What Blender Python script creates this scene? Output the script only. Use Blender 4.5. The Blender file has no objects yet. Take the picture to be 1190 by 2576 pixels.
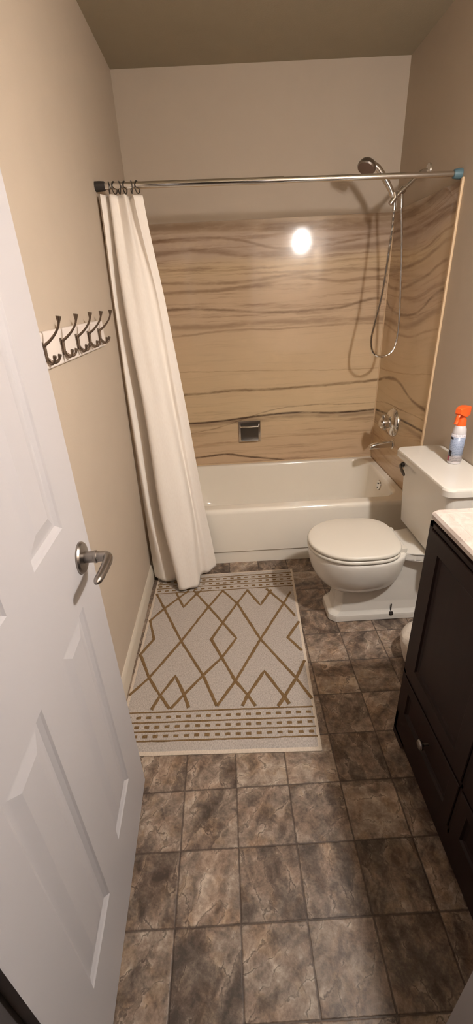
import bpy, bmesh, math, random
from mathutils import Vector, Matrix, noise as mnoise
random.seed(7)
PI = math.pi
scene = bpy.context.scene
COL = scene.collection
RW = 1.524          # room width
H = 2.492           # ceiling height

# ------------------------------------------------------------------ materials
class NT:
    """small helper round a node tree"""
    def __init__(self, name):
        m = bpy.data.materials.new(name); m.use_nodes = True
        self.m = m; self.t = m.node_tree; self.n = self.t.nodes; self.l = self.t.links
        self.b = self.n['Principled BSDF']
    def node(self, typ, **kw):
        x = self.n.new(typ)
        for k, v in kw.items(): setattr(x, k, v)
        return x
    def put(self, sock, v):
        if isinstance(v, bpy.types.NodeSocket): self.l.new(v, sock)
        else: sock.default_value = v
    def math(self, op, a, b=0.0, c=0.0, clamp=False):
        x = self.node('ShaderNodeMath', operation=op, use_clamp=clamp)
        self.put(x.inputs[0], a); self.put(x.inputs[1], b); self.put(x.inputs[2], c)
        return x.outputs[0]
    def vmath(self, op, a, b=(0, 0, 0)):
        x = self.node('ShaderNodeVectorMath', operation=op)
        self.put(x.inputs[0], a); self.put(x.inputs[1], b)
        return x.outputs[0]
    def pos(self):
        return self.node('ShaderNodeNewGeometry').outputs['Position']
    def sep(self, v):
        x = self.node('ShaderNodeSeparateXYZ'); self.put(x.inputs[0], v); return x.outputs
    def comb(self, a, b, c):
        x = self.node('ShaderNodeCombineXYZ')
        for i, v in enumerate((a, b, c)): self.put(x.inputs[i], v)
        return x.outputs[0]
    def noise(self, v, scale, detail=3, rough=.5, dist=0.0):
        x = self.node('ShaderNodeTexNoise')
        self.put(x.inputs['Vector'], v); self.put(x.inputs['Scale'], scale)
        x.inputs['Detail'].default_value = detail; x.inputs['Roughness'].default_value = rough
        x.inputs['Distortion'].default_value = dist
        return x.outputs['Fac']
    def ramp(self, f, stops, interp='LINEAR'):
        x = self.node('ShaderNodeValToRGB'); r = x.color_ramp; r.interpolation = interp
        while len(r.elements) < len(stops): r.elements.new(.5)
        for e, (p, c) in zip(r.elements, stops): e.position = p; e.color = (*c, 1)
        self.put(x.inputs[0], f); return x.outputs[0]
    def step(self, v, lo, hi, a=0.0, b=1.0):
        x = self.node('ShaderNodeMapRange', interpolation_type='SMOOTHSTEP')
        self.put(x.inputs[0], v); self.put(x.inputs[1], lo); self.put(x.inputs[2], hi)
        self.put(x.inputs[3], a); self.put(x.inputs[4], b)
        return x.outputs[0]
    def mix(self, f, a, b, blend='MIX'):
        x = self.node('ShaderNodeMix', data_type='RGBA', blend_type=blend)
        self.put(x.inputs[0], f)
        self.put(x.inputs[6], a if isinstance(a, bpy.types.NodeSocket) else (*a, 1))
        self.put(x.inputs[7], b if isinstance(b, bpy.types.NodeSocket) else (*b, 1))
        return x.outputs[2]
    def bump(self, h, strength=.2, dist=.002):
        x = self.node('ShaderNodeBump'); x.inputs['Strength'].default_value = strength
        x.inputs['Distance'].default_value = dist; self.put(x.inputs['Height'], h)
        self.l.new(x.outputs[0], self.b.inputs['Normal'])
    def set(self, color=None, rough=None, metal=None, spec=None, coat=None, coat_rough=None):
        b = self.b.inputs
        if color is not None: self.put(b['Base Color'], color if isinstance(color, bpy.types.NodeSocket) else (*color, 1))
        if rough is not None: self.put(b['Roughness'], rough)
        if metal is not None: b['Metallic'].default_value = metal
        if spec is not None: b['Specular IOR Level'].default_value = spec
        if coat is not None: b['Coat Weight'].default_value = coat
        if coat_rough is not None: b['Coat Roughness'].default_value = coat_rough
        return self.m

def S(r, g, b):     # sRGB 0-255 -> linear
    f = lambda c: c/12.92 if c <= .04045 else ((c+.055)/1.055)**2.4
    return tuple(f(x/255) for x in (r, g, b))

def simple(name, col, rough=.5, metal=0.0, spec=.5, bump=None, var=.04):
    n = NT(name); p = n.pos()
    f = n.noise(p, 9, 3)
    a = tuple(c*(1-var) for c in col); b = tuple(min(1, c*(1+var)) for c in col)
    n.set(n.mix(f, a, b), rough, metal, spec)
    if bump: n.bump(n.noise(p, bump[0], 3, .6), bump[1], bump[2])
    return n.m

M = {}
M['wall'] = simple('tan_wall_paint', S(190, 176, 159), .75, spec=.25, bump=(160, .25, .0015), var=.03)
M['ceiling'] = simple('brown_ceiling_paint', S(158, 147, 126), .85, spec=.2, bump=(120, .4, .002), var=.05)
M['white_paint'] = simple('white_semi_gloss_paint', S(183, 180, 182), .42, spec=.4, bump=(30, .05, .001), var=.012)
M['trim_paint'] = simple('cream_white_trim_paint', S(212, 202, 186), .45, spec=.4, var=.05)
M['board'] = simple('white_board_paint', S(232, 222, 214), .45, spec=.4, var=.03)
M['jamb_dark'] = simple('shade_grey_jamb', S(70, 66, 66), .6)  # hinge jamb: shade is put into the colour as dark grey
M['hall'] = simple('hall_wall_paint', S(150, 132, 112), .8)
M['enamel'] = simple('white_tub_enamel', S(244, 237, 224), .16, spec=.55, var=.015)
M['china'] = simple('white_vitreous_china', S(224, 219, 210), .13, spec=.55, var=.012)
M['seat'] = simple('white_seat_plastic', S(222, 216, 204), .25, spec=.45, var=.012)
M['chrome'] = simple('polished_chrome', (.72, .70, .68), .12, 1.0, var=.02)
M['nickel'] = simple('brushed_nickel', (.33, .30, .275), .33, 1.0, var=.08)
M['dark_chrome'] = simple('dark_ring_metal', (.16, .15, .14), .3, 1.0, var=.1)
M['pewter'] = simple('antique_pewter', S(112, 96, 82), .4, .75, var=.2)
M['blue_cap'] = simple('teal_grey_rubber', S(84, 112, 122), .45, var=.1)
M['dark_cap'] = simple('black_rubber', S(46, 42, 40), .55)
M['dark_plastic'] = simple('dark_grey_spray_face', S(104, 84, 74), .35, var=.1)
M['orange'] = simple('orange_plastic', S(238, 100, 40), .38, var=.05)
M['bottle'] = simple('white_bottle_plastic', S(206, 202, 204), .3, var=.02)
M['bag'] = simple('white_bin_plastic', S(226, 214, 200), .45, bump=(22, .7, .012), var=.03)
M['bolt'] = simple('dark_bolt_metal', S(48, 40, 36), .5, .5)
M['caulk'] = simple('beige_caulk', S(206, 178, 142), .55)
M['void'] = simple('dark_recess', S(20, 17, 16), .8)

# curtain cloth
n = NT('cream_curtain_cloth'); p = n.pos(); s = n.sep(p)
w = n.noise(n.comb(n.math('MULTIPLY', s[0], 260), n.math('MULTIPLY', s[1], 260), n.math('MULTIPLY', s[2], 40)), 1, 2)
n.set(n.mix(w, S(238, 229, 219), S(248, 241, 233)), .8, spec=.2)
n.b.inputs['Sheen Weight'].default_value = .15
n.bump(w, .15, .001); M['cloth'] = n.m

# espresso wood
n = NT('espresso_wood'); p = n.pos(); s = n.sep(p)
g = n.noise(n.comb(n.math('MULTIPLY', s[0], 60), n.math('MULTIPLY', s[1], 60), n.math('MULTIPLY', s[2], 4)), 1, 4, .6)
n.set(n.mix(g, S(27, 16, 15), S(40, 25, 23)), .45, spec=.2); n.bump(g, .06, .001); M['espresso'] = n.m

# cultured marble counter
n = NT('cream_marble_counter'); p = n.pos()
a = n.noise(p, 14, 6, .65, 1.2); b2 = n.noise(p, 160, 2)
c = n.mix(n.step(a, .42, .62), S(188, 176, 168), S(172, 158, 149))
c = n.mix(n.step(b2, .62, .72, 0, .5), c, S(136, 118, 104))
n.set(c, .3, spec=.45); M['counter'] = n.m

# stone-look sheet floor
n = NT('slate_look_vinyl'); p = n.pos(); s = n.sep(p)
T = 0.17164; OX, OY = 0.4527, -2.0895
tx = n.math('DIVIDE', n.math('SUBTRACT', s[0], OX), T); ty = n.math('DIVIDE', n.math('SUBTRACT', s[1], OY), T)
ix = n.math('FLOOR', tx); iy = n.math('FLOOR', ty)
fx = n.math('SUBTRACT', tx, ix); fy = n.math('SUBTRACT', ty, iy)
ex = n.math('MINIMUM', fx, n.math('SUBTRACT', 1.0, fx)); ey = n.math('MINIMUM', fy, n.math('SUBTRACT', 1.0, fy))
wob = n.math('MULTIPLY', n.math('SUBTRACT', n.noise(p, 60, 2), .5), .02)
edge = n.math('ADD', n.math('MINIMUM', ex, ey), wob)
wn = n.node('ShaderNodeTexWhiteNoise', noise_dimensions='2D'); n.put(wn.inputs['Vector'], n.comb(ix, iy, 0.0))
cell = wn.outputs['Color']; cv = wn.outputs['Value']
off = n.vmath('MULTIPLY', cell, (37.0, 53.0, 29.0))
rot = n.node('ShaderNodeVectorRotate', rotation_type='Z_AXIS')
n.put(rot.inputs['Vector'], n.comb(n.math('SUBTRACT', fx, .5), n.math('SUBTRACT', fy, .5), 0.0))
n.put(rot.inputs['Angle'], n.math('MULTIPLY_ADD', cv, 2.2, -.5))
lp = rot.outputs[0]
q = n.vmath('ADD', lp, off)
q2 = n.vmath('ADD', n.vmath('MULTIPLY', lp, (2.6, .75, 1.0)), off)     # elongated slabs of cleft
w1 = n.noise(q2, 1.15, 3, .5, .55)
w2 = n.noise(q, 4.0, 5, .62, .7)
w3 = n.noise(q, 24, 4, .7)
w5 = n.noise(q, 2.4, 2, .5, .3)
dn = n.node('ShaderNodeTexNoise'); n.put(dn.inputs['Vector'], q); dn.inputs['Scale'].default_value = 2.6; dn.inputs['Detail'].default_value = 5; dn.inputs['Roughness'].default_value = .6
vq = n.vmath('ADD', q2, n.vmath('MULTIPLY', n.vmath('SUBTRACT', dn.outputs['Color'], (.5, .5, .5)), (1.1, .9, 0.0)))
def voro(feature, sc):
    x = n.node('ShaderNodeTexVoronoi', voronoi_dimensions='2D', feature=feature)
    n.put(x.inputs['Vector'], vq); x.inputs['Scale'].default_value = sc; return x
vc_ = n.node('ShaderNodeSeparateColor'); n.put(vc_.inputs[0], voro('F1', 1.15).outputs['Color'])
vd = voro('DISTANCE_TO_EDGE', 1.15).outputs['Distance']
lum = n.math('ADD', n.math('ADD', n.math('MULTIPLY', w1, .34), n.math('MULTIPLY', w2, .44)), n.math('MULTIPLY', w3, .22))
lum = n.math('ADD', lum, n.math('MULTIPLY_ADD', cv, .09, -.045))
lum = n.math('ADD', lum, n.math('MULTIPLY_ADD', vc_.outputs[0], .11, -.055))
lum = n.math('ADD', lum, n.step(vd, .0, .22, .035, -.012))
col = n.ramp(lum, [(.35, S(72, 61, 53)), (.44, S(104, 90, 79)), (.52, S(138, 121, 107)), (.60, S(168, 151, 135)), (.70, S(204, 188, 171))])
tint = n.mix(n.step(w5, .45, .62, 0, .4), col, n.mix(1.0, col, (.98, .80, .68), 'MULTIPLY'))
tint = n.mix(n.step(n.noise(q, 3.3, 3, .6, .4), .5, .66, 0, .45), tint, n.mix(1.0, tint, (1.0, .88, .68), 'MULTIPLY'))
sep2 = n.node('ShaderNodeSeparateColor'); n.put(sep2.inputs[0], cell)
tint = n.mix(n.math('MULTIPLY', n.step(sep2.outputs[1], .45, .8), .35), tint, n.mix(1.0, tint, (.82, .84, .84), 'MULTIPLY'))
brk = n.step(w2, .42, .56)
crack = n.math('MULTIPLY', n.step(vd, .004, .042, 1, 0), brk)
tint = n.mix(n.math('MULTIPLY', crack, .62), tint, S(52, 41, 34))
rimh = n.math('MULTIPLY', n.math('MULTIPLY', n.step(vd, .02, .04), n.step(vd, .04, .10, 1, 0)), n.step(w2, .5, .6))
tint = n.mix(n.math('MULTIPLY', rimh, .16), tint, S(206, 190, 172))
grout = n.step(edge, .006, .022, 1, 0)
col = n.mix(n.math('MULTIPLY', grout, .72), tint, S(66, 54, 46))
n.set(col, n.math('MULTIPLY_ADD', w2, .25, .38), spec=.4)
hgt = n.math('SUBTRACT', n.math('ADD', n.math('MULTIPLY', vd, .5), n.math('MULTIPLY', w2, .5)), n.math('MULTIPLY', grout, .55))
n.bump(hgt, .5, .004); M['floor'] = n.m

# onyx shower panels: u runs along the back wall and on round the corner, z up
n = NT('banded_onyx_panel'); p = n.pos(); s = n.sep(p)
u = n.math('SUBTRACT', s[0], s[1]); z = s[2]
un = n.math('DIVIDE', u, 2.4)
uz = n.comb(n.math('MULTIPLY', u, 2.2), 0.0, n.math('MULTIPLY', z, 9))
wv = n.math('SUBTRACT', n.noise(uz, 1.0, 4, .55), .5)
jit = n.math('MULTIPLY', n.math('SUBTRACT', n.noise(n.comb(n.math('MULTIPLY', u, 22), 0.0, n.math('MULTIPLY', z, 30)), 1, 3), .5), .012)
zz = n.math('ADD', n.math('ADD', z, n.math('MULTIPLY', wv, .030)), jit)
def curve(pts):
    f = n.node('ShaderNodeFloatCurve'); c = f.mapping.curves[0]
    pts = [(0.0, pts[0][1])] + pts + [(2.4, pts[-1][1])]
    c.points[0].location = (pts[0][0]/2.4, pts[0][1]/2); c.points[1].location = (1.0, pts[-1][1]/2)
    for a, b in pts[1:-1]: c.points.new(a/2.4, b/2)
    f.mapping.update(); n.put(f.inputs['Value'], un)
    return n.math('MULTIPLY', f.outputs[0], 2.0)
# fine streaks that follow the bands; sag carries the dip on the side wall
sag = curve([(.2, 1.0), (.6, 1.004), (1.0, 1.0), (1.5, 1.01), (1.95, .995), (2.3, 1.06)])
sz = n.math('SUBTRACT', zz, n.math('SUBTRACT', sag, 1.0))
st1 = n.noise(n.comb(n.math('MULTIPLY', u, 1.6), 0.0, n.math('MULTIPLY', sz, 34)), 1, 5, .6)
st2 = n.noise(n.comb(n.math('MULTIPLY', u, 3.5), 3.0, n.math('MULTIPLY', sz, 110)), 1, 3, .6)
mott = n.noise(n.comb(n.math('MULTIPLY', u, 5), 7.0, n.math('MULTIPLY', z, 9)), 1, 5, .6)
base = n.ramp(n.math('DIVIDE', sz, 2.0), [(.17, S(206, 178, 148)), (.30, S(208, 182, 148)), (.36, S(214, 190, 154)), (.47, S(213, 188, 153)), (.60, S(211, 186, 154)), (.68, S(203, 178, 150)),
      (.76, S(203, 178, 148)), (.80, S(208, 184, 150)), (.83, S(192, 170, 148)), (.87, S(186, 164, 144)), (.90, S(192, 170, 146)), (.93, S(184, 166, 144))])
stk = n.math('ADD', n.math('MULTIPLY', st1, .7), n.math('MULTIPLY', st2, .3))
amt = n.ramp(n.math('DIVIDE', sz, 2.0), [(.18, (.5,)*3), (.33, (.65,)*3), (.36, (.35,)*3), (.43, (.28,)*3), (.46, (.15,)*3), (.60, (.2,)*3), (.64, (.8,)*3), (.93, (1,)*3)])
col = n.mix(n.math('MULTIPLY', n.step(stk, .47, .70), amt), base, S(138, 110, 88))
col = n.mix(n.math('MULTIPLY', n.step(mott, .5, .72), .22), col, S(232, 206, 170))
veins = [  # (points, half width, strength, colour)
 ([(.09, 1.812), (.62, 1.806), (1.08, 1.79), (1.5, 1.786), (1.58, 1.79), (1.9, 1.80), (2.3, 1.83)], .026, .68, (116, 88, 64)),
 ([(.1, 1.748), (.38, 1.757), (.61, 1.742), (.85, 1.686), (1.2, 1.70), (1.5, 1.735), (1.87, 1.73), (2.28, 1.76)], .008, .65, (120, 92, 70)),
 ([(.12, 1.685), (.35, 1.698), (.70, 1.66), (.94, 1.664), (1.46, 1.682), (1.54, 1.69), (1.88, 1.70), (2.28, 1.735)], .016, .6, (120, 92, 72)),
 ([(.12, 1.60), (.5, 1.588), (.95, 1.60), (1.5, 1.612), (1.9, 1.60), (2.3, 1.68)], .006, .4, (128, 98, 74)),
 ([(.12, 1.533), (.5, 1.520), (.78, 1.53), (.99, 1.555), (1.5, 1.548), (1.56, 1.541), (1.97, 1.565), (2.26, 1.631)], .010, .6, (118, 90, 68)),
 ([(.14, 1.478), (.5, 1.484), (.8, 1.51), (.99, 1.525), (1.2, 1.50), (1.5, 1.49), (1.53, 1.465), (2.0, 1.48), (2.26, 1.55)], .010, .6, (124, 96, 72)),
 ([(.14, 1.391), (.5, 1.379), (.84, 1.346), (1.2, 1.350), (1.51, 1.388), (1.6, 1.34), (1.96, 1.316), (2.25, 1.427)], .009, .68, (108, 82, 62)),
 ([(.16, 1.287), (.5, 1.281), (.72, 1.293), (1.1, 1.283), (1.5, 1.28), (1.9, 1.25), (2.28, 1.35)], .018, .5, (124, 96, 76)),
 ([(.16, 1.235), (.59, 1.255), (.85, 1.252), (1.5, 1.25), (1.9, 1.20), (2.28, 1.26)], .007, .45, (126, 96, 74)),
 ([(.2, 1.02), (.32, 1.014), (1.1, .988), (1.5, .978), (2.0, 1.01), (2.28, 1.05)], .004, .4, (146, 112, 82)),
 ([(.21, .870), (.58, .880), (.98, .878), (1.25, .890), (1.52, .903), (1.65, .935), (1.84, .95), (1.96, .925), (2.06, .89), (2.27, .872)], .010, .75, (110, 82, 58)),
 ([(.2, .60), (.45, .64), (.80, .735), (1.0, .757), (1.5, .752), (1.7, .79), (1.95, .80), (2.28, .82)], .004, .55, (100, 76, 58)),
 ([(.22, .672), (.48, .680), (.68, .697), (.95, .710), (1.26, .694), (1.52, .702), (1.93, .742), (2.3, .762)], .0085, .95, (70, 50, 38)),
 ([(.22, .655), (.48, .662), (.68, .676), (.95, .686), (1.26, .672), (1.52, .680), (1.93, .715), (2.3, .73)], .016, .5, (112, 88, 72)),
 ([(.2, .415), (.33, .425), (.47, .436), (.58, .418), (.67, .402), (.85, .372), (1.0, .33), (2.2, .30)], .0085, .9, (84, 60, 44)),
 ([(.2, .50), (.6, .53), (1.1, .55), (1.5, .53), (1.9, .57), (2.3, .60)], .006, .3, (150, 112, 84)),
]
vb = n.noise(n.comb(n.math('MULTIPLY', u, 5), 5.0, n.math('MULTIPLY', z, 20)), 1, 4, .6)
for i, (pts, wd, sg, vc) in enumerate(veins):
    d = n.math('ABSOLUTE', n.math('SUBTRACT', n.math('ADD', z, n.math('MULTIPLY', n.math('SUBTRACT', zz, z), .35 if sg > .9 else .8)), curve(pts)))
    m_ = n.step(d, wd*.1, wd*1.45, 1, 0)
    col = n.mix(n.math('MULTIPLY', n.math('MULTIPLY', m_, n.step(vb, .30, .58, .3, 1)), sg), col, S(*vc))
n.set(col, .085, spec=.5); M['onyx'] = n.m

# rug: woven base plus yarn lines
def woven(name, ca, cb):
    n = NT(name); p = n.pos(); s = n.sep(p)
    w = n.noise(n.comb(n.math('MULTIPLY', s[0], 330), n.math('MULTIPLY', s[1], 120), 0.0), 1, 3, .7)
    f = n.noise(p, 700, 2); g2 = n.noise(p, 12, 3)
    v = n.math('ADD', n.math('MULTIPLY', w, .6), n.math('MULTIPLY', f, .4))
    c = n.mix(n.step(v, .36, .62), ca, cb)
    c = n.mix(n.math('MULTIPLY', g2, .2), c, ca)
    n.set(c, .95, spec=.1); n.bump(v, .6, .003); return n.m
M['rug'] = woven('beige_rug_weave', S(158, 149, 141), S(204, 195, 187))
M['rug_line'] = woven('brown_rug_yarn', S(108, 84, 56), S(142, 115, 80))
M['rug_hem'] = woven('pale_rug_binding', S(204, 190, 172), S(226, 212, 196))

# bottle label
n = NT('blue_white_bottle_label'); p = n.pos(); s = n.sep(p)
zz_ = n.math('SUBTRACT', s[2], .755)
blue = n.math('MULTIPLY', n.step(zz_, .035, .05), n.step(zz_, .118, .128, 1, 0))
lines = n.math('MULTIPLY', n.step(n.math('SINE', n.math('MULTIPLY', zz_, 900)), .1, .5), n.step(n.noise(n.comb(n.math('MULTIPLY', s[0], 260), n.math('MULTIPLY', s[1], 260), n.math('MULTIPLY', zz_, 140)), 1, 2), .44, .54))
c = n.mix(n.math('MULTIPLY', blue, .8), S(214, 208, 212), S(132, 152, 182))
c = n.mix(n.math('MULTIPLY', lines, .55), c, S(72, 86, 112))
n.set(c, .35); M['label'] = n.m
M['label_black'] = simple('black_label_print', S(34, 26, 28), .4)
M['label_red'] = simple('dark_pink_label_print', S(150, 62, 78), .4)

# lamp globe
n = NT('glowing_lamp_globe')
n.b.inputs['Base Color'].default_value = (1, .95, .88, 1)
n.b.inputs['Emission Color'].default_value = (1.0, .948, .905, 1)
n.b.inputs['Emission Strength'].default_value = 1180.0
M['glow'] = n.m
n = NT('lit_frosted_glass_shade')
n.b.inputs['Base Color'].default_value = (1, .97, .93, 1)
n.b.inputs['Emission Color'].default_value = (1.0, .948, .905, 1)
n.b.inputs['Emission Strength'].default_value = 250.0
M['shade'] = n.m

# ------------------------------------------------------------------ mesh helpers
class MB:
    def __init__(self): self.bm = bmesh.new()
    def _mi(self, before, mi):
        for f in self.bm.faces:
            if f.index == -1 or f.index >= before: pass
        fs = list(self.bm.faces)[before:]
        for f in fs: f.material_index = mi
    def box(self, x0, x1, y0, y1, z0, z1, bev=0.0, seg=2, mi=0, mat=None):
        t = bmesh.new()
        bmesh.ops.create_cube(t, size=1)
        for v in t.verts:
            v.co = Vector(((x0+x1)/2+v.co.x*(x1-x0), (y0+y1)/2+v.co.y*(y1-y0), (z0+z1)/2+v.co.z*(z1-z0)))
        if bev: bmesh.ops.bevel(t, geom=t.edges[:], offset=bev, segments=seg, affect='EDGES', profile=.5)
        self.merge(t, mi, mat); return self
    def merge(self, t, mi=0, mat=None):
        vm = {}
        for v in t.verts: vm[v] = self.bm.verts.new(mat @ v.co if mat else v.co)
        for f in t.faces:
            try: nf = self.bm.faces.new([vm[v] for v in f.verts]); nf.material_index = mi
            except ValueError: pass
        t.free()
    def loft(self, loops, cap0=True, cap1=True, closed=True, mi=0):
        vs = [[self.bm.verts.new(Vector(p)) for p in lp] for lp in loops]
        n_ = len(vs[0]); rng = n_ if closed else n_-1
        for a, b in zip(vs, vs[1:]):
            for i in range(rng):
                j = (i+1) % n_
                self.bm.faces.new((a[i], a[j], b[j], b[i])).material_index = mi
        if closed and cap0: self.bm.faces.new(list(reversed(vs[0]))).material_index = mi
        if closed and cap1: self.bm.faces.new(vs[-1]).material_index = mi
        return self
    def tube(self, pts, r, seg=12, caps=True, mi=0, flat=None):
        pts = [Vector(p) for p in pts]
        rs = r if isinstance(r, (list, tuple)) else [r]*len(pts)
        tang = []
        for i in range(len(pts)):
            a = pts[max(i-1, 0)]; b = pts[min(i+1, len(pts)-1)]; tang.append((b-a).normalized())
        up = Vector((0, 0, 1)) if abs(tang[0].z) < .9 else Vector((0, 1, 0))
        nrm = (up - tang[0]*up.dot(tang[0])).normalized()
        loops = []
        for i, pnt in enumerate(pts):
            t = tang[i]; nrm = (nrm - t*nrm.dot(t)).normalized(); bn = t.cross(nrm)
            k = flat if flat else 1.0
            loops.append([pnt + (nrm*math.cos(2*PI*q/seg) + bn*k*math.sin(2*PI*q/seg))*rs[i] for q in range(seg)])
        return self.loft(loops, caps, caps, mi=mi)
    def cyl(self, a, b, r, seg=24, r2=None, mi=0):
        return self.tube([a, b], [r, r if r2 is None else r2], seg, mi=mi)
    def lathe(self, prof, origin, axis=(0, 0, 1), seg=32, mi=0):
        """prof: list of (radius, height along axis)"""
        ax = Vector(axis).normalized(); o = Vector(origin)
        e = Vector((1, 0, 0)) if abs(ax.x) < .9 else Vector((0, 1, 0))
        e = (e - ax*e.dot(ax)).normalized(); g = ax.cross(e)
        loops = [[o + ax*h + (e*math.cos(2*PI*q/seg)+g*math.sin(2*PI*q/seg))*max(r, 1e-5) for q in range(seg)] for r, h in prof]
        return self.loft(loops, prof[0][0] > 1e-4, prof[-1][0] > 1e-4, mi=mi)
    def torus(self, c, R, r, axis='X', seg=28, rs=10, mi=0):
        loops = []
        for i in range(seg+1):
            a = 2*PI*i/seg; lp = []
            for j in range(rs):
                b = 2*PI*j/rs; rr = R+r*math.cos(b); q = (r*math.sin(b), rr*math.cos(a), rr*math.sin(a))
                if axis == 'Y': q = (q[1], q[0], q[2])
                if axis == 'Z': q = (q[1], q[2], q[0])
                lp.append(Vector(c)+Vector(q))
            loops.append(lp)
        return self.loft(loops, False, False, mi=mi)
    def build(self, name, mats, parent=None, angle=35, weld=True, wn=True):
        bm = self.bm
        if weld: bmesh.ops.remove_doubles(bm, verts=bm.verts, dist=1e-6)
        bmesh.ops.recalc_face_normals(bm, faces=bm.faces)
        if parent is None:
            lo = [min(v.co[i] for v in bm.verts) for i in range(3)]; hi = [max(v.co[i] for v in bm.verts) for i in range(3)]
            org = Vector(((lo[0]+hi[0])/2, (lo[1]+hi[1])/2, lo[2]))
        else:
            q = parent
            while q.parent: q = q.parent
            org = q.location.copy()
        for v in bm.verts: v.co -= org
        me = bpy.data.meshes.new(name); bm.to_mesh(me); bm.free()
        for m in (mats if isinstance(mats, (list, tuple)) else [mats]): me.materials.append(m)
        me.polygons.foreach_set('use_smooth', [True]*len(me.polygons))
        me.set_sharp_from_angle(angle=math.radians(angle))
        o = bpy.data.objects.new(name, me); COL.objects.link(o)
        if parent is None: o.location = org
        else: o.parent = parent
        if wn:
            md = o.modifiers.new('weighted_normals', 'WEIGHTED_NORMAL'); md.keep_sharp = True; md.weight = 60
        return o

def thing(name, label, cat, loc, group=None):
    o = bpy.data.objects.new(name, None); COL.objects.link(o); o.location = loc
    o.empty_display_size = .05; return tag(o, label, cat, group)
def tag(o, label, cat, group=None):
    o['label'] = label; o['category'] = cat
    if group: o['group'] = group
    return o
def struct(o): o['kind'] = 'structure'; return o
def box(name, a, mat, parent=None, bev=0.0):
    return MB().box(*a, bev=bev).build(name, mat, parent)
def catmull(pts, n_):
    pts = [Vector(p) for p in pts]; out = []
    P = [pts[0]*2-pts[1]] + pts + [pts[-1]*2-pts[-2]]
    m = len(pts)-1
    for k in range(n_+1):
        t = k/n_*m; i = min(int(t), m-1); t -= i
        a, b, c, d = P[i:i+4]
        out.append(.5*((2*b)+(c-a)*t+(2*a-5*b+4*c-d)*t*t+(3*b-a-3*c+d)*t**3))
    return out
def rrect(x0, x1, y0, y1, r, z, k=8):
    out = []
    for cx, cy, a0 in ((x1-r, y1-r, 0), (x0+r, y1-r, 90), (x0+r, y0+r, 180), (x1-r, y0+r, 270)):
        for i in range(k+1):
            a = math.radians(a0+90*i/k); out.append((cx+r*math.cos(a), cy+r*math.sin(a), z))
    return out
def lerp(a, b, t): return a+(b-a)*t
def interp(x, tab):
    if x <= tab[0][0]: return tab[0][1]
    for (a, b), (c, d) in zip(tab, tab[1:]):
        if x <= c: return lerp(b, d, (x-a)/(c-a))
    return tab[-1][1]

# ------------------------------------------------------------------ the room
NY = -2.66                       # inner face of the doorway wall
HY = -3.95                       # far side of the hall
struct(box('floor', (-.7, 2.3, HY, .1, -.06, 0), M['floor']))
struct(box('ceiling', (-.7, 2.3, HY, .1, H, H+.08), M['ceiling']))
struct(box('wall_back', (-.12, RW+.12, 0, .1, 0, H), M['wall']))
struct(box('wall_left', (-.12, 0, NY-.12, 0, 0, H), M['wall']))
struct(box('wall_right', (RW, RW+.12, NY-.12, 0, 0, H), M['wall']))
DX0, DX1, DZ = .13, .872, 2.06   # rough opening
w = MB().box(-.7, DX0, NY-.12, NY, 0, H).box(DX1, 2.3, NY-.12, NY, 0, H).box(DX0, DX1, NY-.12, NY, DZ, H)
struct(w.build('wall_front', M['wall']))
struct(MB().box(-.7, 2.3, HY-.1, HY, 0, H).box(-.8, -.7, HY, NY, 0, H).box(2.3, 2.4, HY, NY, 0, H).build('wall_hall', M['hall']))
# right door jamb with casing, hinge jamb
struct(MB().box(.860, DX1, NY-.13, NY+.012, 0, DZ, .002).box(DX1, .925, NY, NY+.012, 0, DZ+.05, .003).build('trim_1', M['white_paint']))
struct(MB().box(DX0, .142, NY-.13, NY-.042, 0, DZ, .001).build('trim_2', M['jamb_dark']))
struct(MB().box(DX0, DX1, NY-.13, NY+.002, DZ-.012, DZ, .001).build('trim_3', M['white_paint']))
# baseboards
def baseboard(name, x0, x1, y0, y1, side):
    t, h = .013, .09
    pr = [(0, 0), (t, 0), (t, h*.72), (t*.75, h*.8), (t*.7, h*.9), (t*.35, h), (0, h)]
    lp = []
    for y in (y0, y1): lp.append([(x0 + side*a, y, b) for a, b in pr])
    return struct(MB().loft(lp).build(name, M['trim_paint'], angle=25))
baseboard('baseboard_left', 0, 0, NY, -.772, 1)
baseboard('baseboard_right', RW, RW, -1.92, -.772, -1)

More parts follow.
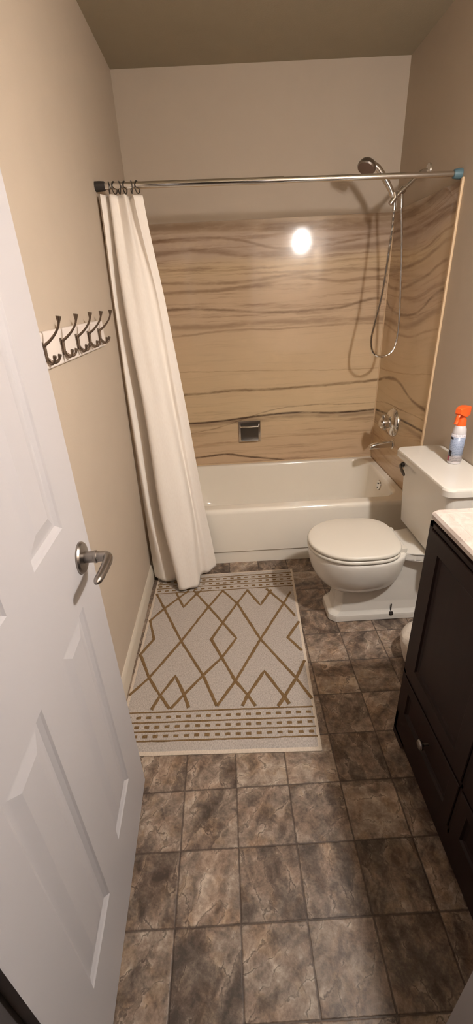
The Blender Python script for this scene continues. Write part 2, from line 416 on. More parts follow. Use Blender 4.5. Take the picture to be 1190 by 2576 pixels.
# door leaf: six moulded panels
def door_leaf():
    W_, HT, th = .652, 2.03, .035
    cols = [(.108, .262), (.372, .526)]          # from the hinge edge
    rows = [(.213, .84), (1.038, 1.60), (1.715, 1.905)]
    bm = MB()
    def face(d, sgn):
        us = sorted({0, W_, *[a for c in cols for a in c]}); vs = sorted({0, HT, *[a for r in rows for a in r]})
        V = {}
        def vert(u_, v_, dep):
            k = (round(u_, 5), round(v_, 5), round(dep, 5))
            if k not in V: V[k] = bm.bm.verts.new((u_, d - sgn*dep, v_))
            return V[k]
        for i in range(len(us)-1):
            for j in range(len(vs)-1):
                a, b, c, e = us[i], us[i+1], vs[j], vs[j+1]
                if (a, b) in cols and (c, e) in rows:
                    prev = None
                    for ins, dep in ((0, 0), (.004, .0035), (.013, .0085), (.018, .0085), (.024, .0075), (.046, .0025), (.05, .0025)):
                        cur = [vert(a+ins, c+ins, dep), vert(b-ins, c+ins, dep), vert(b-ins, e-ins, dep), vert(a+ins, e-ins, dep)]
                        if prev:
                            for k in range(4): bm.bm.faces.new((prev[k], prev[(k+1) % 4], cur[(k+1) % 4], cur[k]))
                        prev = cur
                    bm.bm.faces.new(prev)
                else:
                    bm.bm.faces.new((vert(a, c, 0), vert(b, c, 0), vert(b, e, 0), vert(a, e, 0)))
    face(th/2, 1); face(-th/2, -1)
    e = [(0, 0), (W_, 0), (W_, HT), (0, HT)]
    for k in range(4):
        (a, b), (c, f) = e[k], e[(k+1) % 4]
        bm.bm.faces.new([bm.bm.verts.new(q) for q in ((a, th/2, b), (c, th/2, f), (c, -th/2, f), (a, -th/2, b))])
    return bm
bm = door_leaf()
# local: u along the leaf, +local normal faces the room (+X)
A = Vector((.163, -2.702, .012)); B = Vector((.1455, -2.050, .012))
du = (B-A).normalized(); nr = Vector((du.y, -du.x, 0))      # points to +X
mat = Matrix((( du.x, nr.x, 0, A.x - nr.x*.0175), (du.y, nr.y, 0, A.y - nr.y*.0175), (0, 0, 1, A.z), (0, 0, 0, 1)))
for v in bm.bm.verts: v.co = mat @ v.co
door = struct(bm.build('door_1', M['white_paint'], angle=12))
dn = nr
def dpt(y, z, off):       # point on the door's room face at depth y
    t = (y - A.y)/du.y; q = A + du*t; return Vector((q.x, y, z)) + dn*off
h = MB().lathe([(0, 0), (.036, 0), (.036, .004), (.033, .008), (.020, .010), (.0, .0105)], dpt(-2.122, .945, 0), dn, 40)
hd = h.build('door_handle', M['nickel'], door)
h = MB().lathe([(.013, 0), (.013, .022), (.0145, .023), (.0145, .028), (.012, .030), (.012, .05)], dpt(-2.122, .945, .008), dn, 24)
pts = [dpt(-2.122, .945, .036), dpt(-2.122, .945, .050), dpt(-2.126, .945, .060), dpt(-2.140, .945, .064), dpt(-2.17, .944, .063), dpt(-2.20, .943, .060), dpt(-2.222, .942, .056)]
pts = catmull(pts, 22)
h.tube(pts, [lerp(.0125, .0085, i/22) if i < 21 else (.007 if i == 21 else .003) for i in range(23)], 16)
h.build('lever', M['nickel'], hd)
for zc in (.2, 1.02, 1.84):
    q = dpt(-2.704, zc, -.006)
    MB().cyl(q-Vector((0, 0, .045)), q+Vector((0, 0, .045)), .006, 12).build('hinge', M['nickel'], door)

# ------------------------------------------------------------------ shower surround
pb = tag(MB().box(0, RW, -.006, 0, .355, 1.835, .001).build('shower_wall_panel', M['onyx']),
         'wide back panel of banded brown onyx-look sheet behind the bathtub', 'wall panel', 'shower wall panels')
MB().tube([(RW-.006, -.006, .36), (RW-.006, -.006, 1.835)], .0055, 8).build('corner_caulk', M['caulk'], pb)
pr_ = tag(MB().box(RW-.006, RW, -.768, -.006, .355, 1.835, .001).build('shower_wall_panel', M['onyx']),
          'narrow right-hand onyx-look panel carrying the tub valve and spout', 'wall panel', 'shower wall panels')
MB().box(RW-.012, RW, -.782, -.766, .362, 1.842, .004).build('edge_trim', M['caulk'], pr_)
tag(MB().box(0, .006, -.730, -.006, .355, 1.835, .001).build('shower_wall_panel', M['onyx']),
    'left-hand onyx-look panel mostly hidden behind the cream shower curtain', 'wall panel', 'shower wall panels')

# ------------------------------------------------------------------ bathtub
tub = thing('bathtub', 'white enamelled bathtub with flat apron below the onyx-look panels', 'bathtub', (RW/2, -.385, 0))
X0, X1, YF, YB, RZ = .007, RW-.007, -.766, -.007, .363
k = 8
def tl(df, ds, z, r=.012): return rrect(X0+ds, X1-ds, YF+df, YB-ds, r, z, k)
loops = [tl(.012, 0, 0), tl(.012, 0, .078), tl(.004, 0, .082), tl(0, 0, .088), tl(0, 0, .335), tl(.002, 0, .348), tl(.007, .001, .357), tl(.014, .003, .362), tl(.022, .006, RZ)]
def tin(l, r_, f, b, z, rad): return rrect(X0+l, X1-r_, YF+f, YB-b, rad, z, k)
loops += [tin(.07, .040, .066, .032, RZ, .10), tin(.076, .044, .072, .036, .361, .10), tin(.083, .049, .079, .041, .354, .105), tin(.09, .054, .085, .045, .34, .11),
          tin(.13, .066, .098, .055, .22, .12), tin(.20, .085, .115, .07, .10, .13), tin(.26, .11, .135, .09, .062, .13), tin(.33, .16, .18, .13, .05, .12)]
MB().loft(loops, cap0=False).build('tub_body', M['enamel'], tub, angle=40)
MB().tube([(.01, -.013, RZ+.002), (RW-.01, -.013, RZ+.002)], .006, 8).build('caulk_bead', M['caulk'], tub)
nx = Vector((-1, 0, .1)).normalized()
ov = MB().lathe([(0, 0), (.034, 0), (.034, .004), (.030, .010), (.012, .012), (0, .012)], (1.4625, -.392, .298), nx, 32).build('overflow_plate', M['chrome'], tub)
for zc in (.283, .313): MB().cyl((1.451, -.392, zc), (1.447, -.392, zc), .005, 12).build('screw', M['dark_chrome'], ov)
MB().lathe([(0, .0), (.026, 0), (.026, .003), (.02, .005), (0, .006)], (1.22, -.39, .05), (0, 0, 1), 24).build('drain', M['chrome'], tub)

# spout and valve
sp = thing('tub_spout', 'chrome tub spout on the right onyx-look panel just above the tub', 'tub spout', (RW-.006, -.385, .572))
MB().lathe([(0, 0), (.030, 0), (.030, .005), (.024, .009)], (RW-.006, -.385, .574), (-1, 0, 0), 28).build('flange', M['chrome'], sp)
lp = []
for x, hw, zt, zb in ((1.515, .019, .592, .554), (1.48, .020, .593, .553), (1.44, .021, .591, .552), (1.405, .021, .586, .549), (1.384, .020, .580, .545), (1.374, .017, .574, .545), (1.371, .012, .568, .549)):
    lp.append([(x, -.385+hw*math.copysign(abs(math.cos(a))**.7, math.cos(a)), (zt+zb)/2+(zt-zb)/2*math.copysign(abs(math.sin(a))**.7, math.sin(a))) for a in [2*PI*i/20 for i in range(20)]])
MB().loft(lp).build('spout_body', M['chrome'], sp, angle=50)
va = thing('shower_valve', 'round chrome valve plate with lever handle above the tub spout', 'shower valve', (RW-.006, -.365, .70))
VC = Vector((RW-.006, -.365, .705))
MB().lathe([(0, 0), (.086, 0), (.087, .006), (.082, .018), (.068, .030), (.050, .037), (.042, .039), (0, .040)], VC, (-1, 0, 0), 48).build('escutcheon', M['chrome'], va)
hb = MB().lathe([(.036, .034), (.037, .060), (.034, .078), (.024, .088), (0, .091)], VC, (-1, 0, 0), 28).build('handle_hub', M['chrome'], va)
hm = MB()
for a in (90, 210, 330):
    d = Vector((0, math.cos(math.radians(a)), math.sin(math.radians(a))))
    c0 = VC + Vector((-.066, 0, 0))
    hm.tube([c0 + d*.015, c0 + d*.040 + Vector((-.004, 0, 0)), c0 + d*.054 + Vector((-.006, 0, 0))], [.012, .011, .007], 12)
hm.build('handle_grip', M['chrome'], hb)

# recessed soap dish
sd = thing('soap_dish', 'square chrome recessed soap dish with bar on the back onyx-look panel', 'soap dish', (.640, -.006, .522))
sx0, sx1, sz0, sz1 = .562, .718, .520, .672
f = MB()
def ring(x0, x1, z0, z1, y): return [(x0, y, z0), (x1, y, z0), (x1, y, z1), (x0, y, z1)]
lps = [ring(sx0, sx1, sz0, sz1, -.006), ring(sx0, sx1, sz0, sz1, -.011), ring(sx0+.004, sx1-.004, sz0+.004, sz1-.004, -.014),
       ring(sx0+.016, sx1-.016, sz0+.016, sz1-.016, -.014), ring(sx0+.019, sx1-.019, sz0+.019, sz1-.019, -.008)]
f.loft(lps, False, False).build('frame', M['chrome'], sd, angle=20)
MB().box(sx0+.018, sx1-.018, -.0082, -.0066, sz0+.018, sz1-.018).build('recess_back', M['dark_chrome'], sd)
MB().box(sx0+.018, sx1-.018, -.040, -.008, sz0+.012, sz0+.018, .002).build('tray', M['chrome'], sd)
MB().tube(catmull([(sx0+.012, -.012, .640), (sx0+.016, -.038, .638), (sx0+.03, -.045, .637), (sx1-.03, -.045, .637), (sx1-.016, -.038, .638), (sx1-.012, -.012, .640)], 30), .0055, 12).build('grab_bar', M['chrome'], sd)

# ------------------------------------------------------------------ shower arm and hand shower
PYC = -.40
sa = thing('shower_outlet', 'chrome shower outlet pipe with holder on the right wall behind the rod', 'shower pipe', (RW, PYC, 1.94))
MB().lathe([(0, 0), (.030, 0), (.028, .006), (.016, .012), (0, .013)], (RW, PYC, 1.943), (-1, 0, 0), 28).build('flange', M['chrome'], sa)
MB().tube(catmull([(RW-.008, PYC, 1.943), (1.49, PYC, 1.938), (1.465, PYC, 1.918), (1.43, PYC, 1.888), (1.405, PYC, 1.867)], 16), .0095, 14).build('arm_pipe', M['chrome'], sa)
bk = MB().tube([(1.412, PYC, 1.874), (1.398, PYC, 1.862)], .016, 16).tube([(1.400, PYC, 1.864), (1.372, PYC, 1.840)], [.014, .012], 16)
bk.tube([(1.352, PYC, 1.815), (1.372, PYC, 1.840), (1.366, PYC, 1.862)], [.013, .017, .015], 16)
bk.build('holder', M['chrome'], sa)
hs = thing('hand_shower', 'chrome hand shower with grey round head and long looping hose', 'hand shower', (1.36, PYC, 1.10))
pts = catmull([(1.372, PYC, 1.822), (1.352, PYC, 1.865), (1.325, PYC, 1.905), (1.300, PYC, 1.935), (1.275, PYC-.004, 1.960), (1.250, PYC-.006, 1.975)], 20)
MB().tube(pts, [lerp(.0105, .0145, min(1, i/8)) if i < 14 else lerp(.0145, .013, (i-14)/6) for i in range(21)], 16).build('handle', M['chrome'], hs)
hc = Vector((1.222, PYC-.008, 1.972)); ha = Vector((-.38, -.30, -.87)).normalized()
hd_ = MB().lathe([(0, -.022), (.022, -.020), (.036, -.010), (.043, .002), (.044, .012), (.040, .018)], hc, ha, 36).build('head', M['nickel'], hs)
MB().lathe([(.041, .014), (.040, .019), (.015, .021), (0, .021)], hc, ha, 36).build('spray_face', M['dark_plastic'], hd_)
pts = catmull([(1.372, PYC, 1.824), (1.374, PYC, 1.80), (1.374, PYC, 1.72), (1.368, PYC, 1.60), (1.354, PYC, 1.42), (1.330, PYC, 1.28), (1.318, PYC, 1.19), (1.336, PYC-.004, 1.125),
               (1.386, PYC-.006, 1.102), (1.440, PYC-.004, 1.125), (1.462, PYC, 1.19), (1.462, PYC, 1.30), (1.450, PYC, 1.45), (1.432, PYC, 1.64), (1.412, PYC, 1.78), (1.404, PYC, 1.845)], 150)
MB().tube(pts, [.0062 + .0007*math.sin(i*2.1) for i in range(151)], 10).build('hose', M['chrome'], hs)
MB().cyl((1.404, PYC, 1.852), (1.410, PYC, 1.80), .009, 14).cyl((1.372, PYC, 1.83), (1.374, PYC, 1.79), .009, 14).build('hose_nut', M['chrome'], hs)

# ------------------------------------------------------------------ curtain rod, rings, curtain
RY = -.742
rod = thing('shower_curtain_rod', 'thin chrome shower curtain rod spanning wall to wall above the tub', 'curtain rod', (RW/2, RY, 1.86))
za, zb_ = 1.877, 1.859
def rz(x): return lerp(za, zb_, x/RW)
MB().cyl((.004, RY, rz(0)), (.78, RY, rz(.78)), .0125, 24).cyl((.77, RY, rz(.77)), (RW-.004, RY, rz(RW)), .0108, 24).build('tube', M['chrome'], rod)
MB().lathe([(0, .0), (.018, 0), (.018, .020), (.0165, .038), (.0135, .040)], (.001, RY, rz(0)), (1, 0, 0), 24).build('end_cap', M['dark_cap'], rod)
MB().lathe([(0, .0), (.019, 0), (.019, .014), (.016, .032), (.0115, .034)], (RW-.001, RY, rz(RW)), (-1, 0, 0), 24).build('end_cap', M['blue_cap'], rod)
ring0 = None
for i, x in enumerate((.056, .078, .098, .121, .148, .172)):
    lab = ['leftmost dark curtain ring beside the rod end cap', 'second dark curtain ring from the left wall', 'third dark curtain ring from the left wall',
           'fourth dark curtain ring from the left wall', 'fifth dark curtain ring from the left wall', 'dark curtain ring farthest from the left wall'][i]
    if ring0 is None:
        ring0 = MB().torus((x, RY, rz(x)-.0065), .021, .0022, 'X').build('curtain_ring', M['dark_chrome']); o = ring0; base_x = o.location.x; base_z = o.location.z
    else:
        o = ring0.copy(); COL.objects.link(o); o.location.x = base_x + (x-.056); o.location.z = base_z + rz(x)-rz(.056)
    o.rotation_euler.z = (.25, -.3, .4, -.2, .3, -.35)[i]
    tag(o, lab, 'curtain ring', 'curtain rings bunched at the left end of the rod')
# cloth: four measured cross-sections, blended
sec = [
 (1.848, [(.008, -.742), (.024, -.768), (.046, -.730), (.062, -.768), (.088, -.745), (.118, -.770), (.136, -.728), (.155, -.765), (.188, -.752)]),
 (1.45,  [(.006, -.775), (.020, -.802), (.058, -.766), (.066, -.832), (.115, -.832), (.160, -.820), (.190, -.780), (.212, -.788), (.236, -.768)]),
 (.95,   [(.006, -.800), (.026, -.852), (.088, -.800), (.098, -.892), (.155, -.898), (.208, -.872), (.230, -.818), (.255, -.826), (.288, -.784)]),
 (.45,   [(.008, -.835), (.046, -.902), (.108, -.845), (.118, -.960), (.200, -.968), (.266, -.932), (.274, -.856), (.300, -.850), (.330, -.792)]),
 (.022,  [(.022, -.895), (.085, -.945), (.164, -.925), (.170, -1.025), (.225, -1.03), (.277, -1.00), (.288, -.885), (.335, -.872), (.376, -.822)]),
]
NU, NV = 220, 90
secs = [(zv, catmull([(a, b, 0) for a, b in pts], NU)) for zv, pts in sec]
loops = []
for j in range(NV+1):
    zt = lerp(1.848, .022, j/NV)
    i = 0
    while i < len(secs)-2 and zt < secs[i+1][0]: i += 1
    t = (secs[i][0]-zt)/(secs[i][0]-secs[i+1][0])
    # smooth blend through the neighbours
    i0 = max(i-1, 0); i3 = min(i+2, len(secs)-1)
    row = []
    hi_ = max(0, min(1, (zt-1.0)/.84))
    for q in range(NU+1):
        a, b, c, d = secs[i0][1][q], secs[i][1][q], secs[i+1][1][q], secs[i3][1][q]
        pnt = .5*((2*b)+(c-a)*t+(2*a-5*b+4*c-d)*t*t+(3*b-a-3*c+d)*t**3)
        uu = q/NU
        amp = .007*hi_**1.5*math.sin(PI*min(1, uu*6))*math.sin(PI*min(1, (1-uu)*8))
        y = pnt.y - amp*math.sin(2*PI*5.2*uu+.6) - .003*(1-hi_)*math.sin(2*PI*5*uu+.5+1.5*zt)*math.sin(PI*uu)
        zz2 = zt - (.010*uu if j == 0 else 0) + (.007*math.sin(2*PI*2.2*uu+1.0) if j == NV else 0)
        row.append((pnt.x + .004*hi_*math.sin(2*PI*5.2*uu), y + .003*mnoise.noise(Vector((uu*9, zt*3.5, 2))), zz2))
    loops.append(row)
cur = MB().loft(loops, closed=False)
cu = cur.build('shower_curtain', M['cloth'], angle=80, wn=False)
cu.modifiers.new('thickness', 'SOLIDIFY').thickness = .0016
tag(cu, 'cream cloth shower curtain gathered at the left end of the rod, hem over the rug', 'shower curtain')

# ------------------------------------------------------------------ hook rack on the left wall
hk = thing('hook_rack', 'white board with five pewter coat hooks on the left tan wall', 'coat rack', (0, -1.44, 1.296))
MB().box(0, .020, -1.815, -1.080, 1.294, 1.388, .006, 3).build('board', M['board'], hk)
for y in (-1.735, -1.59, -1.445, -1.31, -1.17):
    m = MB()
    m.box(.019, .0225, y-.0075, y+.0075, 1.318, 1.364, .0015)
    up = catmull([(.024, y, 1.322), (.026, y, 1.344), (.028, y, 1.356), (.042, y, 1.366), (.060, y, 1.382), (.074, y, 1.402), (.079, y, 1.424)], 24)
    m.tube(up, [lerp(.0052, .0030, min(1, i/17)) if i < 21 else (.0032, .0045, .0062, .0070)[i-21] for i in range(25)], 12)
    for sy in (-1, 1):
        lo = catmull([(.024, y, 1.330), (.030, y+sy*.006, 1.318), (.040, y+sy*.013, 1.312), (.050, y+sy*.018, 1.318), (.055, y+sy*.020, 1.332)], 16)
        m.tube(lo, [.0040 if i < 12 else (.0034, .0034, .0042, .0050, .0046)[i-12] for i in range(17)], 10)
    m.build('hook', M['pewter'], hk, angle=60)

# ------------------------------------------------------------------ rug
C_NL, C_NR, C_FR, C_FL = (.0145, -1.957), (.760, -1.982), (.820, -.858), (.036, -.872)
def rpt(s_, t_, z_):
    a = lerp(C_NL[0], C_NR[0], s_), lerp(C_NL[1], C_NR[1], s_); b = lerp(C_FL[0], C_FR[0], s_), lerp(C_FL[1], C_FR[1], s_)
    return (lerp(a[0], b[0], t_), lerp(a[1], b[1], t_), z_)
rm = MB(); NS, NTT = 60, 90; RT = .007
def rzt(s_, t_):
    e = min(s_, 1-s_, t_*1.4, (1-t_)*1.4)
    return RT*min(1, .45+e*40) + .0009*mnoise.noise(Vector((s_*7, t_*9, 0)))
grid = [[rm.bm.verts.new(rpt(i/NS, j/NTT, rzt(i/NS, j/NTT))) for i in range(NS+1)] for j in range(NTT+1)]
for j in range(NTT):
    for i in range(NS):
        fc = rm.bm.faces.new((grid[j][i], grid[j][i+1], grid[j+1][i+1], grid[j+1][i]))
        if i == 0 or i == NS-1 or j == 0 or j == NTT-1: fc.material_index = 2
rim = [grid[0][i] for i in range(NS+1)] + [grid[j][NS] for j in range(1, NTT+1)] + [grid[NTT][i] for i in range(NS-1, -1, -1)] + [grid[j][0] for j in range(NTT-1, 0, -1)]
low = [rm.bm.verts.new((v.co.x, v.co.y, .0005)) for v in rim]
for i in range(len(rim)):
    j = (i+1) % len(rim); rm.bm.faces.new((rim[i], low[i], low[j], rim[j])).material_index = 2
def ribbon(pts, w, z_=RT+.0016):
    pts = [Vector((a, b, 0)) for a, b in pts]; out = []
    # subdivide and wobble slightly so the yarn looks woven
    fine = []
    for a, b in zip(pts, pts[1:]):
        k_ = max(1, int((b-a).length/.02))
        fine += [a.lerp(b, i/k_) for i in range(k_)]
    fine.append(pts[-1])
    L, Rr = [], []
    for i, pnt in enumerate(fine):
        d = (fine[min(i+1, len(fine)-1)]-fine[max(i-1, 0)]).normalized(); nn = Vector((-d.y, d.x, 0))
        ww = w*.5*(1+.3*mnoise.noise(pnt*90)); pnt = pnt + nn*.0015*mnoise.noise(pnt*60)
        L.append(pnt+nn*ww); Rr.append(pnt-nn*ww)
    hm_ = [rm.bm.verts.new((q.x, q.y, z_-.0025)) for q in L]; hl = [rm.bm.verts.new((q.x, q.y, z_)) for q in [l.lerp(r, .2) for l, r in zip(L, Rr)]]
    hr = [rm.bm.verts.new((q.x, q.y, z_)) for q in [l.lerp(r, .8) for l, r in zip(L, Rr)]]; hn = [rm.bm.verts.new((q.x, q.y, z_-.0025)) for q in Rr]
    for i in range(len(fine)-1):
        for a, b in ((hm_, hl), (hl, hr), (hr, hn)): rm.bm.faces.new((a[i], b[i], b[i+1], a[i+1])).material_index = 1
lines = [[(0.049, -1.037), (0.099, -1.148), (0.213, -1.405), (0.326, -1.621), (0.385, -1.775)], [(0.385, -1.775), (0.462, -1.657), (0.587, -1.423), (0.729, -1.173), (0.779, -1.08)],
 [(0.25, -1.021), (0.334, -1.161), (0.41, -1.294), (0.474, -1.407), (0.405, -1.523), (0.326, -1.616), (0.25, -1.71), (0.201, -1.775)], [(0.411, -1.036), (0.335, -1.169), (0.213, -1.405), (0.093, -1.614), (0.024, -1.698)],
 [(0.411, -1.036), (0.487, -1.151), (0.587, -1.423), (0.718, -1.661), (0.763, -1.766)], [(0.544, -1.049), (0.487, -1.151), (0.41, -1.294), (0.355, -1.404), (0.405, -1.523), (0.462, -1.657), (0.51, -1.733), (0.538, -1.786)],
 [(0.154, -1.03), (0.204, -1.157), (0.263, -1.057), (0.293, -1.025)], [(0.223, -1.019), (0.101, -1.164), (0.043, -1.248), (0.081, -1.381), (0.032, -1.476), (0.093, -1.614), (0.151, -1.708), (0.198, -1.775)],
 [(0.125, -1.775), (0.151, -1.712), (0.205, -1.612), (0.25, -1.71), (0.274, -1.776)], [(0.544, -1.04), (0.607, -1.178), (0.676, -1.053)], [(0.651, -1.042), (0.729, -1.173), (0.774, -1.276)],
 [(0.785, -1.318), (0.715, -1.421), (0.768, -1.511)], [(0.769, -1.568), (0.718, -1.661), (0.657, -1.749), (0.625, -1.792)], [(0.485, -1.782), (0.506, -1.738), (0.588, -1.614), (0.657, -1.753), (0.671, -1.786)]]
for i, l in enumerate(lines): ribbon(l, .0145, RT+.0016+.00006*i)
LT = [(-1.803+1.982)/1.124, (-1.849+1.982)/1.124, (-1.889+1.982)/1.124, (-1.928+1.982)/1.124]
def across(t_, w, s0=.012, s1=.988, n_=30): ribbon([rpt(lerp(s0, s1, i/n_), t_, 0)[:2] for i in range(n_+1)], w)
for t_ in LT: across(t_, .0075); across(1-t_+.010, .0075)
for a, b in zip(LT, LT[1:]):
    for side in (0, 1):
        tm = (a+b)/2
        if side: tm = 1-tm+.010
        for kx in range(19):
            s0 = .022+kx*.0515
            ribbon([rpt(s0, tm, 0)[:2], rpt(s0+.0125, tm, 0)[:2], rpt(min(s0+.025, .985), tm, 0)[:2]], .0135)
rug = rm.build('bath_rug', [M['rug'], M['rug_line'], M['rug_hem']], angle=60, weld=False, wn=False)
tag(rug, 'beige woven bath rug with brown diamond lines on the slate-look floor', 'rug')

# ------------------------------------------------------------------ toilet
TY = -1.238
to = thing('toilet', 'white two-piece toilet with closed lid against the right wall', 'toilet', (1.2, TY, 0))
def egg(xf, xb, hw, z, pf=2.0, pb=2.6, k=40, cx=None, dy=0):
    cx = cx if cx is not None else xf + hw*1.12
    out = []
    for i in range(k):
        a = 2*PI*i/k; c, s_ = math.cos(a), math.sin(a)
        if c < 0: x = cx - (cx-xf)*abs(c)**(2/pf); y = hw*math.copysign(abs(s_)**(2/pf), s_)
        else: x = cx + (xb-cx)*abs(c)**(2/pb); y = hw*math.copysign(abs(s_)**(2/pb), s_)
        out.append((x, TY+dy+y, z))
    return out
bl = [egg(.955, 1.20, .070, .165), egg(.925, 1.225, .104, .182), egg(.898, 1.245, .134, .21), egg(.872, 1.26, .156, .245), egg(.853, 1.27, .171, .285), egg(.842, 1.275, .179, .325), egg(.838, 1.28, .183, .355),
      egg(.838, 1.28, .184, .372), egg(.841, 1.278, .181, .383), egg(.850, 1.27, .172, .387)]
MB().loft(bl).build('bowl', M['china'], to, angle=60)
def ped(xf, xb, hw, z, ch=.03):
    return [(xf+ch, TY-hw, z), (xb, TY-hw, z), (xb, TY+hw, z), (xf+ch, TY+hw, z), (xf, TY+hw-ch*.9, z), (xf, TY-hw+ch*.9, z)]
pd = MB().loft([ped(.932, 1.44, .096, 0), ped(.932, 1.44, .096, .030), ped(.936, 1.44, .092, .042), ped(.956, 1.43, .080, .052), ped(.966, 1.42, .074, .10), ped(.968, 1.42, .072, .22), ped(1.02, 1.42, .074, .30), ped(1.06, 1.42, .09, .36)])
b_ = pd.bm
bmesh.ops.bevel(b_, geom=b_.edges[:], offset=.005, segments=2, affect='EDGES')
pd.build('pedestal', M['china'], to, angle=50)
dk = [[(1.235, TY-.10, z), (1.30, TY-.105, z), (1.36, TY-.13, z), (1.47, TY-.135, z), (1.47, TY+.135, z), (1.36, TY+.13, z), (1.30, TY+.105, z), (1.235, TY+.10, z)] for z in (.345, .362, .384)]
dk = MB().loft(dk); bmesh.ops.bevel(dk.bm, geom=dk.bm.edges[:], offset=.005, segments=2, affect='EDGES'); dk.build('rear_deck', M['china'], to, angle=50)
def seat_o(dx, dw, z): return egg(.832+dx, 1.242-dx*.6, .184-dw, z, 2.0, 3.3, 56, 1.030)
MB().loft([seat_o(.006, .005, .388), seat_o(.001, .001, .391), seat_o(0, 0, .398), seat_o(.002, .002, .404), seat_o(.008, .008, .4065)]).build('seat', M['seat'], to, angle=60)
MB().loft([seat_o(.008, .008, .4085), seat_o(.002, .002, .411), seat_o(0, 0, .419), seat_o(.003, .003, .426), seat_o(.010, .010, .430), seat_o(.05, .05, .4325), seat_o(.12, .12, .434)]).build('lid', M['seat'], to, angle=60)
for sy in (-1, 1):
    MB().box(1.226, 1.262, TY+sy*.085-.014, TY+sy*.085+.014, .384, .410, .004).build('hinge', M['seat'], to)
# tank, slightly flared
TZ0, TZ1 = .388, .722
def tk(x0, hw, z, r=.03): return rrect(x0, RW-.006, TY-.005-hw, TY-.005+hw, r, z, 6)
MB().loft([tk(1.352, .205, TZ0, .025), tk(1.340, .218, TZ0+.012), tk(1.334, .223, .50), tk(1.326, .232, .68), tk(1.324, .234, TZ1)]).build('tank', M['china'], to, angle=50)
def ld(x0, hw, z, r_):
    yc = TY+.014; return rrect(x0, RW-.004, yc-hw, yc+hw, r_, z, 7)
MB().loft([ld(1.312, .256, .716, .034), ld(1.303, .265, .722, .040), ld(1.302, .266, .746, .041), ld(1.306, .262, .754, .039), ld(1.318, .250, .7575, .034)]).build('tank_lid', M['china'], to, angle=30)
fl = MB().lathe([(0, 0), (.013, 0), (.013, .006), (.009, .012), (0, .013)], (1.322, -1.035, .690), (-1, 0, 0), 20)
fl.tube(catmull([(1.310, -1.033, .690), (1.303, -1.045, .688), (1.300, -1.07, .680), (1.301, -1.105, .664)], 14), [.006]*9+[.0065, .007, .0075, .0075, .007, .005], 12)
fl.build('flush_lever', M['dark_chrome'], to)
fb = MB().lathe([(.016, .028), (.016, .036), (.010, .044), (0, .046)], (1.232, TY-.083, 0), (0, 0, 1), 16).cyl((1.232, TY-.083, .04), (1.232, TY-.083, .085), .003, 10)
fb.build('floor_bolt', M['bolt'], to)

# ------------------------------------------------------------------ spray bottle on the tank
BX, BY, BZ = 1.462, -1.215, .758
sb = thing('spray_bottle', 'white and blue spray bottle with orange trigger top on toilet tank', 'spray bottle', (BX, BY, BZ))
MB().lathe([(0, 0), (.024, 0), (.027, .004), (.027, .135), (.0255, .150), (.020, .164), (.015, .170)], (BX, BY, BZ), (0, 0, 1), 32).build('bottle', M['bottle'], sb)
def wrap(a0, a1, z0, z1, r, name, mt):
    lo = []
    for zq in (z0, z1): lo.append([(BX+r*math.cos(lerp(a0, a1, i/14)), BY+r*math.sin(lerp(a0, a1, i/14)), BZ+zq) for i in range(15)])
    o_ = MB().loft(lo, closed=False).build(name, mt, sb); md = o_.modifiers.new('thickness', 'SOLIDIFY'); md.thickness = .0006; md.offset = 1; return o_
AF = math.atan2(-2.93-BY, .49-BX)      # towards the room
wrap(AF-1.6, AF+1.6, .012, .132, .0273, 'label', M['label'])
wrap(AF-1.3, AF-.65, .108, .117, .0280, 'print_block', M['label_black'])
wrap(AF-1.15, AF-.55, .034, .060, .0280, 'print_block', M['label_black'])
wrap(AF-1.5, AF-.75, .012, .034, .0280, 'print_block', M['label_red'])
tg = MB().lathe([(.0185, .162), (.0195, .166), (.0185, .190), (.014, .196), (.0135, .215)], (BX, BY, BZ), (0, 0, 1), 28)
dv = Vector((-.86, -.5, 0)).normalized(); sv = Vector((-dv.y, dv.x, 0))
def q3(a, b, c): return Vector((BX, BY, BZ)) + dv*a*1.2 + sv*b*1.35 + Vector((0, 0, c))
lo = []
for a, hw, z0, z1 in ((-.026, .010, .214, .236), (-.020, .013, .208, .244), (.0, .0145, .204, .247), (.020, .013, .212, .244), (.030, .009, .220, .240)):
    lo.append([q3(a, -hw, z0), q3(a, hw, z0), q3(a, hw, z1-.004), q3(a, hw-.004, z1), q3(a, -hw+.004, z1), q3(a, -hw, z1-.004)])
tg.loft(lo)
tgo = tg.build('spray_head', M['orange'], sb, angle=40)
MB().tube(catmull([q3(.020, 0, .216), q3(.027, 0, .203), q3(.028, 0, .190), q3(.033, 0, .176)], 12), .0055, 10, flat=1.5).build('trigger', M['orange'], tgo)

# ------------------------------------------------------------------ vanity
VX, VY0, VY1, VT = 1.034, -2.648, -1.917, .873
vn = thing('vanity_cabinet', 'dark espresso vanity cabinet with panel doors and drawers on the right', 'vanity', (1.28, (VY0+VY1)/2, 0))
bd = MB()
bd.box(VX+.020, RW-.014, VY0, VY1, .04, VT, .001)
bd.box(VX+.075, RW-.02, VY0+.005, VY1-.005, .0, .05)            # toe kick
bd.build('carcass', M['espresso'], vn)
def foot(y0, y1, ytip):
    # bracket foot on the front plane, cut back towards the toe kick
    pr = [(y0, 0), (y1, 0), (ytip, .026), (ytip, .04), (y0, .04)]
    return MB().loft([[(x, a, b) for a, b in pr] for x in (VX, VX+.022)]).build('foot', M['espresso'], vn)
foot(VY1, VY1-.072, VY1-.088); foot(VY0, VY0+.072, VY0+.088)
fr = MB().box(VX, VX+.022, VY0, VY0+.018, .035, VT).box(VX, VX+.022, VY1-.018, VY1, .035, VT).box(VX, VX+.022, VY0, VY1, .028, .118).box(VX, VX+.022, VY0, VY1, .305, .318).box(VX, VX+.022, VY0, VY1, .860, VT)
fr.box(VX, VX+.022, -2.306, -2.298, .10, VT)
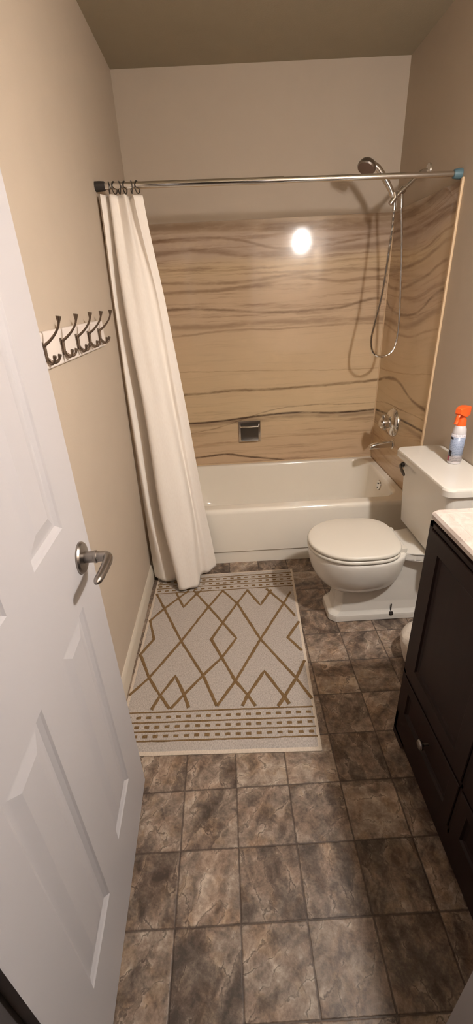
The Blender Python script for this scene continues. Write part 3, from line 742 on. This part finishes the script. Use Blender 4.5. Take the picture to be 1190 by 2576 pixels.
fr.build('face_frame', M['espresso'], vn)
MB().box(VX+.02, VX+.09, VY1-.018, VY1, .0, .05).build('foot', M['espresso'], vn)
def front(name, y0, y1, z0, z1, st):
    x = VX-.004
    lp = [[(x+.016, a, b) for a, b in ((y0, z0), (y1, z0), (y1, z1), (y0, z1))]]
    for ins, dx in ((0, .002), (.002, 0), (st, 0), (st+.004, .006), (st+.012, .009), (st+.014, .009)):
        lp.append([(x+dx, y0+ins, z0+ins), (x+dx, y1-ins, z0+ins), (x+dx, y1-ins, z1-ins), (x+dx, y0+ins, z1-ins)])
    return MB().loft(lp).build(name, M['espresso'], vn, angle=15)
def knob(par, y, z):
    MB().lathe([(.005, 0), (.0045, .014), (.007, .017), (.0145, .020), (.0155, .025), (.012, .029), (0, .031)], (VX-.004, y, z), (-1, 0, 0), 24).build('knob', M['nickel'], par)
for a, b, ky in ((-2.297, -1.937, -2.138), (-2.630, -2.309, -2.488)):
    front('door', a, b, .322, .857, .052)
    d_ = front('drawer', a, b, .122, .302, .040)
    knob(d_, ky, .238)
ct = MB()
cx_ = VX+.002
ct.loft([rrect(cx_+.006, RW-.002, VY0+.001, VY1+.012, .014, .8745, 5), rrect(cx_, RW-.002, VY0+.001, VY1+.018, .020, .880, 5), rrect(cx_, RW-.002, VY0+.001, VY1+.018, .020, .891, 5),
         rrect(cx_+.006, RW-.002, VY0+.003, VY1+.012, .018, .898, 5), rrect(cx_+.030, RW-.004, VY0+.006, VY1-.012, .008, .9005, 5), rrect(cx_+.0325, RW-.004, VY0+.006, VY1-.0145, .007, .8990, 5), rrect(cx_+.035, RW-.004, VY0+.006, VY1-.017, .006, .9005, 5)])
ct.box(RW-.024, RW-.002, VY0+.002, VY1+.02, .8995, .985, .004)
tag(ct.build('vanity_countertop', M['counter'], angle=40), 'cream speckled marble countertop resting on the dark vanity', 'countertop')

# waste bin half hidden behind the vanity
wb = thing('wastebasket', 'small white rounded bin between the toilet and the dark vanity', 'wastebasket', (1.285, -1.60, 0))
MB().lathe([(0, .0), (.080, 0), (.088, .006), (.103, .06), (.110, .095), (.108, .113), (.104, .115), (.0, .113)], (1.285, -1.60, 0), (0, 0, 1), 40).build('bin_body', M['bag'], wb)
MB().lathe([(.109, .112), (.110, .118), (.104, .134), (.090, .152), (.068, .166), (.040, .174), (0, .176)], (1.285, -1.60, 0), (0, 0, 1), 40).build('bin_lid', M['bag'], wb)

# ------------------------------------------------------------------ wall lamp above the vanity (lights the room)
la = thing('vanity_lamp', 'single lit frosted glass lamp on the right wall above the vanity', 'lamp', (RW, -2.27, 1.92))
MB().box(RW-.022, RW, -2.33, -2.21, 1.86, 1.98, .006).build('backplate', M['nickel'], la)
for y in (-2.27,):
    LX = RW-.165; ZU = .03
    MB().tube(catmull([(RW-.02, y, 1.935), (RW-.09, y, 1.950), (LX-.004, y, 1.978+ZU), (LX, y, 1.962+ZU)], 18), .009, 12).build('lamp_arm', M['nickel'], la)
    sh = MB().lathe([(a_, b_+ZU) for a_, b_ in ((.022, 1.966), (.030, 1.962), (.046, 1.93), (.055, 1.89), (.058, 1.868), (.056, 1.868), (.052, 1.892), (.043, 1.93), (.028, 1.957), (.0, 1.960))], (LX, y, 0), (0, 0, 1), 20).build('lamp_shade', M['shade'], la)
    MB().lathe([(0, 0)]+[(.032*math.sin(PI*i/8), .032-.032*math.cos(PI*i/8)) for i in range(1, 8)]+[(0, .064)], (LX, y, 1.84+ZU), (0, 0, 1), 12).build('bulb', M['glow'], sh)

# ------------------------------------------------------------------ camera, world, view
cam = bpy.data.cameras.new('camera'); co = bpy.data.objects.new('camera', cam); COL.objects.link(co)
co.location = (0.49223, -2.93348, 1.44807)
co.rotation_euler = (1.10120546, 0.0467975, -0.0327691)
cam.sensor_fit = 'VERTICAL'; cam.sensor_height = 36.0; cam.lens = 1071.144/2576*36.0
cam.clip_start = .02
scene.camera = co
wd = bpy.data.worlds.new('world'); scene.world = wd; wd.use_nodes = True
wd.node_tree.nodes['Background'].inputs[0].default_value = (.02, .018, .016, 1)
vs = scene.view_settings
vs.view_transform = 'Standard'; vs.look = 'None'; vs.exposure = 0.27; vs.gamma = 1.0; vs.use_curve_mapping = False
